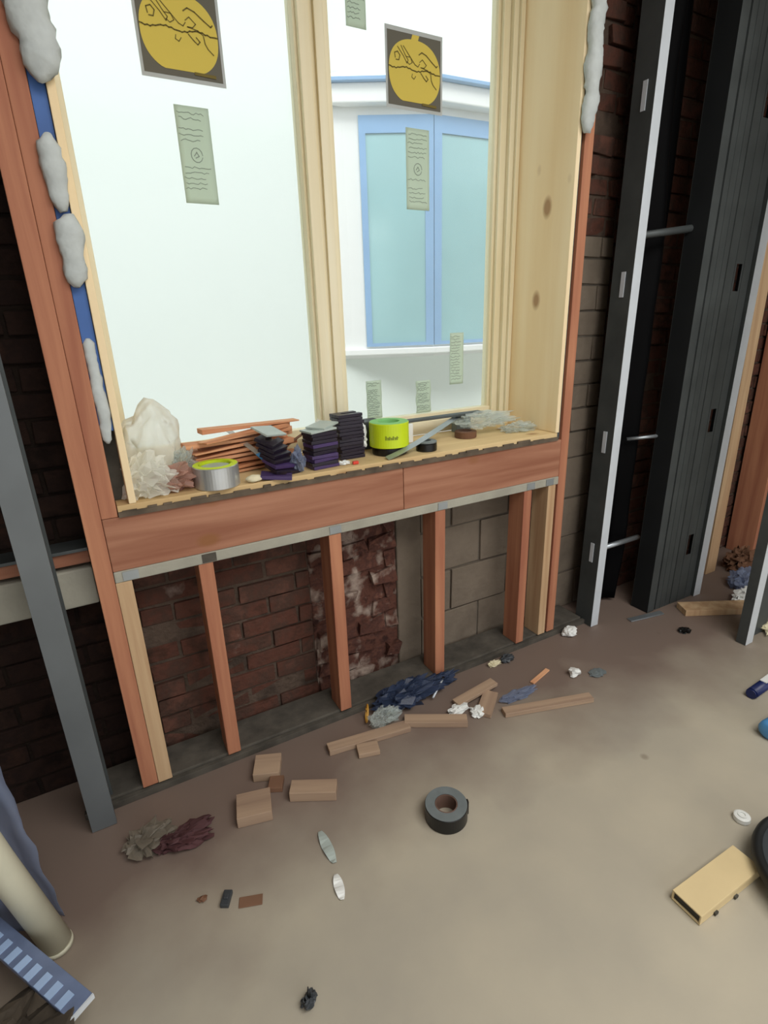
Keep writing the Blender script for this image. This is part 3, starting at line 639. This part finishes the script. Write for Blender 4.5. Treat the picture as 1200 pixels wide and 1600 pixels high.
roll('small_black_roll', (1.030, .056, SZ), .016, .037, .026, M['black'], M['tapeside'], 'small black roll with grey top to the right of the lime roll')
roll('small_black_roll', (1.030, .056, SZ+.0275), .016, .037, .006, M['tapeside'], M['tapeside'], 'thin grey roll resting on the small black roll')
beam('white_box', .990, 1.060, .190, .245, SZ, SZ+.070, M['whitep'], 'small white box behind the lime tape roll', 'box')
beam('black_box', .815, .93, .19, .26, SZ, SZ+.098, M['dgrey'], 'flat-topped dark grey box between the mullion and lime roll', 'box')
beam('grey_box', 1.29, 1.36, .232, .268, SZ, SZ+.0705, M['tapeside'], 'small grey box under the right end of the long metal bar', 'box')
beam('metal_bar', .985, 1.40, .205, .240, SZ+.071, SZ+.080, M['dgalv'], 'long dull metal bar lying across two small boxes at the window bottom', 'bar')
t = thing('metal_strap', 'thin pale steel strap curving over the right half of the sill', 'strap', (1.1, .15, SZ))
bm = BM(); strip(bm, [(-.252+.50*q, -.135+.27*q**1.7, .004+.060*math.sin(q*1.9)) for q in [k/18 for k in range(19)]], .022, (0, -.35, 1), .0015); obj('band', bm, M['galv'], t)
cr('plastic_wrap', (1.37, .175, SZ+.028), (.115, .060, .026), 7.3, 'clearp', 'long clear crumpled wrap lying at the right end of the sill', 'wrap', .5, n=4, freq=3.6)
cr('plastic_wrap', (1.505, .12, SZ), (.070, .040, .016), 9.3, 'clearp', 'flat clear wrap in the right corner of the sill by the plywood', 'wrap', .5, n=4, freq=3.6)
roll('brown_tape_roll', (1.272, .150, SZ), .024, .042, .024, M['brownr'], M['core'], 'brown roll half under the clear wrap at the right of the sill')
beam('foam_wedge', .770, .785, .262, .273, SZ, SZ+.075, M['yel'], 'yellow foam wedge at the foot of the mullion', 'wedge')
beam('foam_wedge', .838, .852, .270, .281, SZ, SZ+.085, M['yel'], 'yellow foam wedge at the right side of the mullion foot', 'wedge')
cr('plastic_wrap', (.81, .225, SZ+.075), (.030, .014, .024), 3.7, 'cbag', 'violet plastic scrap on the dark box at the mullion foot', 'wrap', .4, n=3)
cr('plastic_wrap', (.70, .235, SZ), (.045, .030, .050), 6.1, 'bag', 'pale crumpled wrap behind the dark shim stacks', 'wrap', .5, n=4, freq=3.6)

# ------------------------------------------------------------------ things on the floor
def plank(name, a, b, wd, th, mat, label, cat='timber', z=0, roll_=0, tilt=0):
    a, b = Vector(a), Vector(b); L = (b-a).length; c = (a+b)/2
    bm = BM(); box(bm, -L/2, L/2, -wd/2, wd/2, 0, th)
    o = obj(name, bm, mat, None, .0015, (c.x, c.y, z+.001), (roll_, tilt, math.atan2(b.y-a.y, b.x-a.x)))
    return tag(o, label, cat)
t = thing('duct_tape_roll', 'large grey and black duct tape roll lying alone on the floor', 'tape roll', (.704, -.536, .001))
bm = BM(); ring(bm, .033, .062, .047); obj('tape', bm, M['black'], t)
bm = BM(); lathe(bm, [(.033, .0471), (.0605, .0471), (.0605, .0482), (.033, .0482)], 48, True); o = obj('side_face', bm, M['tapeside'], t); o['label'] = 'dusty grey flat side'
bm = BM(); ring(bm, .0295, .0328, .048); obj('core', bm, M['core'], t)
bm = BM(); box(bm, .059, .066, -.006, .006, .001, .046); obj('loose_end', bm, M['black'], t, rot=(0, 0, -.35))
plank('timber_offcut', (1.132, -.290), (1.468, -.395), .038, .018, M['scrap'], 'long thin pale offcut furthest right in the floor scraps')
plank('timber_offcut', (.508, -.128), (.80, -.170), .042, .020, M['scrap'], 'long pale offcut on the floor below the blue film')
plank('timber_offcut', (.80, -.142), (.992, -.258), .046, .022, M['scrap'], 'short wide offcut right of the long one below blue film')
plank('timber_offcut', (1.010, -.165), (1.205, -.150), .040, .014, M['scrap'], 'pale offcut pointing to the wall beside white scraps', z=.012, tilt=-.06)
plank('timber_offcut', (1.062, -.262), (1.165, -.180), .055, .018, M['scrap'], 'stubby brown offcut with a knot next to the white scraps')
plank('timber_offcut', (.590, -.185), (.660, -.205), .050, .018, M['scrap'], 'small pinkish wood chunk in front of the long offcut')
plank('wood_block', (.268, -.085), (.345, -.118), .085, .030, M['scrap'], 'square brown wood block nearest the wall on the left floor')
plank('wood_block', (.175, -.222), (.272, -.246), .090, .036, M['scrap'], 'square wood block in front of two others on the left floor')
plank('wood_block', (.338, -.232), (.462, -.300), .052, .034, M['scrap'], 'brick-shaped wood block right of the two square blocks')
plank('wood_block', (.290, -.165), (.33, -.185), .05, .018, M['brown'], 'low dark scrap between the wood blocks on the left floor')
# blue film bundle
cr('plastic_film', (.865, -.050, .001), (.115, .042, .045), 3.9, 'dkfilm', 'dark blue crumpled film on the floor against the plate', 'film', .5, n=4, freq=3.6)
cr('plastic_film', (.735, -.100, .001), (.052, .026, .028), 5.9, 'clearp', 'clear crinkled wrap beside the gold ring on the floor', 'film', .5, n=4, freq=3.6)
bm = BM(); tube(bm, [(.030*math.cos(a*.3), .006*math.sin(a*.3)*0, .030*math.sin(a*.3)) for a in range(22)], .0035, 8)
tag(obj('gold_ring', bm, M['ochre'], loc=(.690, -.062, .035), rot=(.15, 0, 1.15)), 'gold rim ring standing at the left end of the blue film', 'ring')
cr('plastic_film', (1.03, -.030, .001), (.070, .022, .024), 8.8, 'dkfilm', 'thin dark film scrap by the foot of the middle stud', 'film', .6, n=3, freq=3.4)
t = thing('silver_pen', 'slim silver pen lying at the right end of the blue film', 'pen', (.99, -.075, .030), (0, -.25, .55))
bm = BM(); tube(bm, [(-.045, 0, 0), (.045, 0, 0)], .004, 10); obj('barrel', bm, M['wgalv'], t)
bm = BM(); tube(bm, [(.045, 0, 0), (.060, 0, 0)], .005, 10); obj('cap', bm, M['black'], t)
cr('paper_scrap', (1.005, -.190, .001), (.042, .020, .012), 2.9, 'whitep', 'long white scrap left of the stubby offcut', 'scrap', .4, n=3)
cr('paper_scrap', (1.052, -.240, .001), (.026, .024, .014), 3.1, 'whitep', 'rounder white scrap in front of the stubby offcut', 'scrap', .4, n=3)
cr('plastic_film', (1.245, -.240, .001), (.075, .022, .010), 4.4, 'cbag', 'pale blue film scrap behind the long thin offcut', 'film', .5, n=3)
plank('cedar_scrap', (1.345, -.212), (1.460, -.180), .018, .007, M['cedar'], 'thin orange cedar splinter on the floor near the right studs')
cr('paper_scrap', (1.527, -.262, .001), (.022, .020, .018), 6.2, 'whitep', 'bright white folded scrap right of the cedar splinter', 'scrap', .3, n=2)
cr('dust_sheet_scrap', (1.612, -.298, .001), (.034, .024, .004), 6.9, 'tapeside', 'flat grey scrap right of the bright white folded scrap', 'scrap', .3, n=3)
cr('paper_cup', (1.732, -.040, .001), (.034, .026, .022), 7.9, 'whitep', 'crushed white cup at the foot of the right tall stud', 'cup', .25, n=3)
cr('plastic_film', (1.362, -.045, .001), (.030, .016, .016), 8.3, 'dgrey', 'small dark scrap on the floor between the two right short studs', 'scrap', .4, n=3)
cr('paper_scrap', (1.300, -.040, .001), (.030, .014, .010), 8.9, 'putty', 'small cream scrap beside the dark scrap by the short studs', 'scrap', .4, n=3)
def sliver(name, a, b, wd, mat, label, cat='scrap', z=.001, amp=.006):
    bm = BM(); a, b = Vector(a+(0,)), Vector(b+(0,)); d = b-a; s = Vector((-d.y, d.x, 0)).normalized()
    n = 10; L, R = [], []
    for i in range(n+1):
        q = i/n; c = a+d*q; ww = wd/2*math.sin(math.pi*(.08+.84*q))**.7; h = amp*abs(math.sin(q*7))+.0012
        L.append(bm.verts.new((c+s*ww)+Vector((0,0,h*.3)))); R.append(bm.verts.new((c-s*ww)+Vector((0,0,h))))
    for i in range(n): bm.faces.new((L[i], L[i+1], R[i+1], R[i]))
    o = obj(name, bm, mat, thick=.0006, recenter=True); o.location.z = z; return tag(o, label, cat)
sliver('plastic_sliver', (.365, -.395), (.362, -.505), .030, M['shimg'], 'pale clear plastic sliver on the open floor, upper of the two')
sliver('plastic_sliver', (.352, -.535), (.338, -.605), .026, M['whitep'], 'white plastic sliver on the open floor, lower of the two')
cr('dusty_wrap', (-.066, -.185, .001), (.055, .045, .020), 1.9, 'rag', 'dusty clear wrap beside the maroon rag on the left floor', 'wrap', .5, n=4, freq=3.6)
cr('maroon_rag', (.020, -.228, .001), (.068, .034, .018), 2.7, 'maroon', 'dark maroon rag on the left floor', 'rag', .5, n=4, freq=3)
bm = BM(); box(bm, -.020, .020, -.011, .011, 0, .012); box(bm, -.006, .006, -.006, .006, .012, .016)
tag(obj('black_clip', bm, M['dgrey'], None, .002, (.085, -.457, .001), (0, 0, 1.05)), 'small black rectangular clip on the left open floor', 'clip')
plank('grey_card', (.110, -.480), (.165, -.500), .028, .0015, M['brown'], 'flat brownish card scrap right of the black clip', 'card')
cr('dark_crumb', (.032, -.425, .001), (.012, .008, .006), 2.1, 'brownr', 'small dark crumb left of the black clip', 'crumb', .3, n=2)
t = thing('plastic_fitting', 'spiky little black plastic fitting at the bottom of the floor', 'fitting', (.186, -.768, .001), (0, 0, .4))
bm = BM(); crumple(bm, (0, 0, .012), (.017, .013, .012), 3.3, .45, 3, 2.5, -.011); obj('body', bm, M['dgrey'], t)
bm = BM(); tube(bm, [(0, 0, .015), (.004, .006, .040)], .004, 8, True, [.006, .0012]); obj('spike', bm, M['black'], t)
bm = BM(); tube(bm, [(-.010, 0, .012), (-.016, .004, .028)], .004, 8, True, [.006, .002]); obj('spike', bm, M['black'], t)
# beige hollow profile
t = thing('hollow_profile', 'beige hollow vinyl profile lying on the floor at the right', 'profile', (1.165, -1.052, .002), (0, 0, math.radians(-1)))
L, W, H, q = .245, .074, .030, .004
bm = BM(); box(bm, -L/2, L/2, -W/2, W/2, H-q, H); box(bm, -L/2, L/2, -W/2, W/2, 0, q); box(bm, -L/2, L/2, -W/2, -W/2+q, q, H-q); box(bm, -L/2, L/2, W/2-q, W/2, q, H-q); obj('shell', bm, M['beige'], t, .001)
bm = BM(); box(bm, -L/2+.004, L/2-.004, -W/2+q+.001, W/2-q-.001, q+.001, H-q-.001); o = obj('hollow_shade_fill', bm, M['black'], t)  # black filling paints the shade inside the hollow
for x in (-.07, .01):
    bm = BM(); box(bm, x, x+.012, -W/2-.005, -W/2, 0, .008); obj('clip_foot', bm, M['dkwood'], t)
# black wheel
t = thing('rubber_wheel', 'black round rubber wheel at the right edge, resting on the beige profile', 'wheel', (1.398, -1.214, .0345), (0, 0, 0))
bm = BM(); prof = [(.176+.013*math.cos(a), .022+.020*math.sin(a)) for a in [2*math.pi*k/14 for k in range(14)]]; lathe(bm, prof, 72, True); obj('tyre', bm, M['rubber'], t, smooth=True)
bm = BM(); lathe(bm, [(.03, .004), (.165, .006), (.166, .034), (.155, .036), (.120, .020), (.06, .014), (.03, .026)], 72, True); obj('rim', bm, M['dgrey'], t)
bm = BM(); lathe(bm, [(.012, .004), (.028, .004), (.028, .052), (.012, .052)], 32, True); obj('hub', bm, M['black'], t)
# white cap
t = thing('bottle_top', 'round white plastic cap on the floor beside the black wheel', 'cap', (1.418, -.972, .001))
bm = BM(); lathe(bm, [(.0001, 0), (.021, 0), (.022, .004), (.021, .014), (.017, .016), (.0001, .016)], 28); obj('shell', bm, M['whitep'], t)
bm = BM(); lathe(bm, [(.007, .0161), (.012, .0161), (.012, .019), (.007, .019)], 24, True); obj('ridge', bm, M['whitep'], t)
# navy tube, blue bottle
t = thing('navy_tube', 'dark navy tube lying at the right edge of the floor', 'tube', (2.06, -.690, .020), (0, 0, .05))
bm = BM(); tube(bm, [(-.085, 0, 0), (.16, 0, 0)], .020, 20); obj('body', bm, M['navy'], t)
bm = BM(); tube(bm, [(-.092, 0, 0), (-.085, 0, 0)], .0175, 20); obj('end_cap', bm, M['navy'], t)
bm = BM(); box(bm, -.01, .10, -.012, .012, .0195, .0225); obj('label_patch', bm, M['whitep'], t)
t = thing('blue_bottle', 'sky blue plastic bottle lying below the navy tube at right', 'bottle', (1.872, -.838, .035), (0, math.radians(90), .0))
bm = BM(); lathe(bm, [(.0001, -.075), (.020, -.078), (.032, -.070), (.034, -.055), (.032, -.02), (.034, .01), (.033, .05), (.022, .085), (.011, .10), (.011, .115), (.0001, .115)], 32); obj('body', bm, M['bluep'], t, smooth=True)
bm = BM(); lathe(bm, [(.0001, .1155), (.0125, .1155), (.0125, .130), (.0001, .130)], 20); obj('cap', bm, M['whitep'], t)
# right beyond
plank('timber_offcut', (2.335, -.175), (2.62, -.330), .085, .030, M['yelz'], 'pale board lying between the steel studs at right')
plank('steel_offcut', (2.06, -.10), (2.25, -.135), .030, .006, M['galv'], 'flat grey metal offcut on the floor by the corner cluster')
cr('plastic_film', (2.86, -.17, .001), (.10, .05, .04), 2.4, 'cbag', 'pale blue film heap beyond the bright steel stud', 'film', .5, n=4, freq=3.6)
cr('plastic_film', (2.70, -.27, .001), (.085, .035, .028), 3.4, 'whitep', 'white torn film behind the pale board', 'film', .5, n=4, freq=3.6)
cr('rubble_heap', (3.06, -.04, .001), (.10, .05, .05), 5.4, 'brownr', 'brown rubble heap at the foot of the far brick wall', 'rubble', .6, n=4, freq=4)
cr('dark_crumb', (2.19, -.29, .001), (.030, .020, .008), 6.4, 'black', 'dark crumb on the floor in front of the pale board', 'crumb', .4, n=3)
cr('paper_scrap', (2.52, -.49, .001), (.06, .03, .02), 6.0, 'putty', 'cream scrap behind the nearest right-hand stud', 'scrap', .5, n=3)
# left foreground
t = thing('cream_pipe', 'thick cream pipe leaning at the lower left', 'pipe', (-.292, -.362, .0))
bm = BM(); tube(bm, [(0, 0, .035), (-.22, .02, 1.6)], .040, 28); 
bm.free()
bm = BM(); tube(bm, [(.004, .0, .012), (-.050, .006, .30), (-.168, .02, 1.0)], .031, 28); obj('barrel', bm, M['cream'], t)
bm = BM(); tube(bm, [(.005, -.0005, .001), (.004, 0, .013)], .032, 28); obj('end_collar', bm, M['cream'], t)
bm = BM()
sheet(bm, 0, 1, 0, 1, 14, 30, lambda u, v: Vector((-.46+.185*u-.035*v+.012*noise.noise(Vector((u*5, v*9, 1))), -.29+.012*math.sin(u*16+v*4), .004+.62*v)))
tag(obj('plastic_film', bm, M['cbag'], thick=.0008, recenter=True), 'blue grey plastic film hanging behind the cream pipe at left', 'film')
t = thing('perforated_strip', 'blue grey perforated plastic strip poking in at the lower left corner', 'strip', (-.226, -.600, .092), (0, math.radians(0), math.radians(123)))
Ls, Wd = .36, .050
bm = BM(); box(bm, 0, Ls, -Wd/2, Wd/2, 0, .012); obj('bar', bm, M['cbag'] if 0 else plain('slate_blue_plastic', '6c7a98', .3, var=.15, scale=20), t, .001)
mcell = plain('pale_blue_square', 'a6c0e4', .3)
for i in range(9):
    bm = BM(); box(bm, .030+i*.036, .048+i*.036, -.006, .024, .0121, .0136); obj('square', bm, mcell, t)
bm = BM(); box(bm, -.004, -.0003, -Wd/2, Wd/2, 0, .0125); obj('end_edge', bm, M['wgalv'], t)
cr('dark_debris', (-.38, -.62, .001), (.10, .10, .065), 4.1, 'debris', 'dark brown debris heap under the perforated strip at lower left', 'debris', .5, n=4, freq=3)
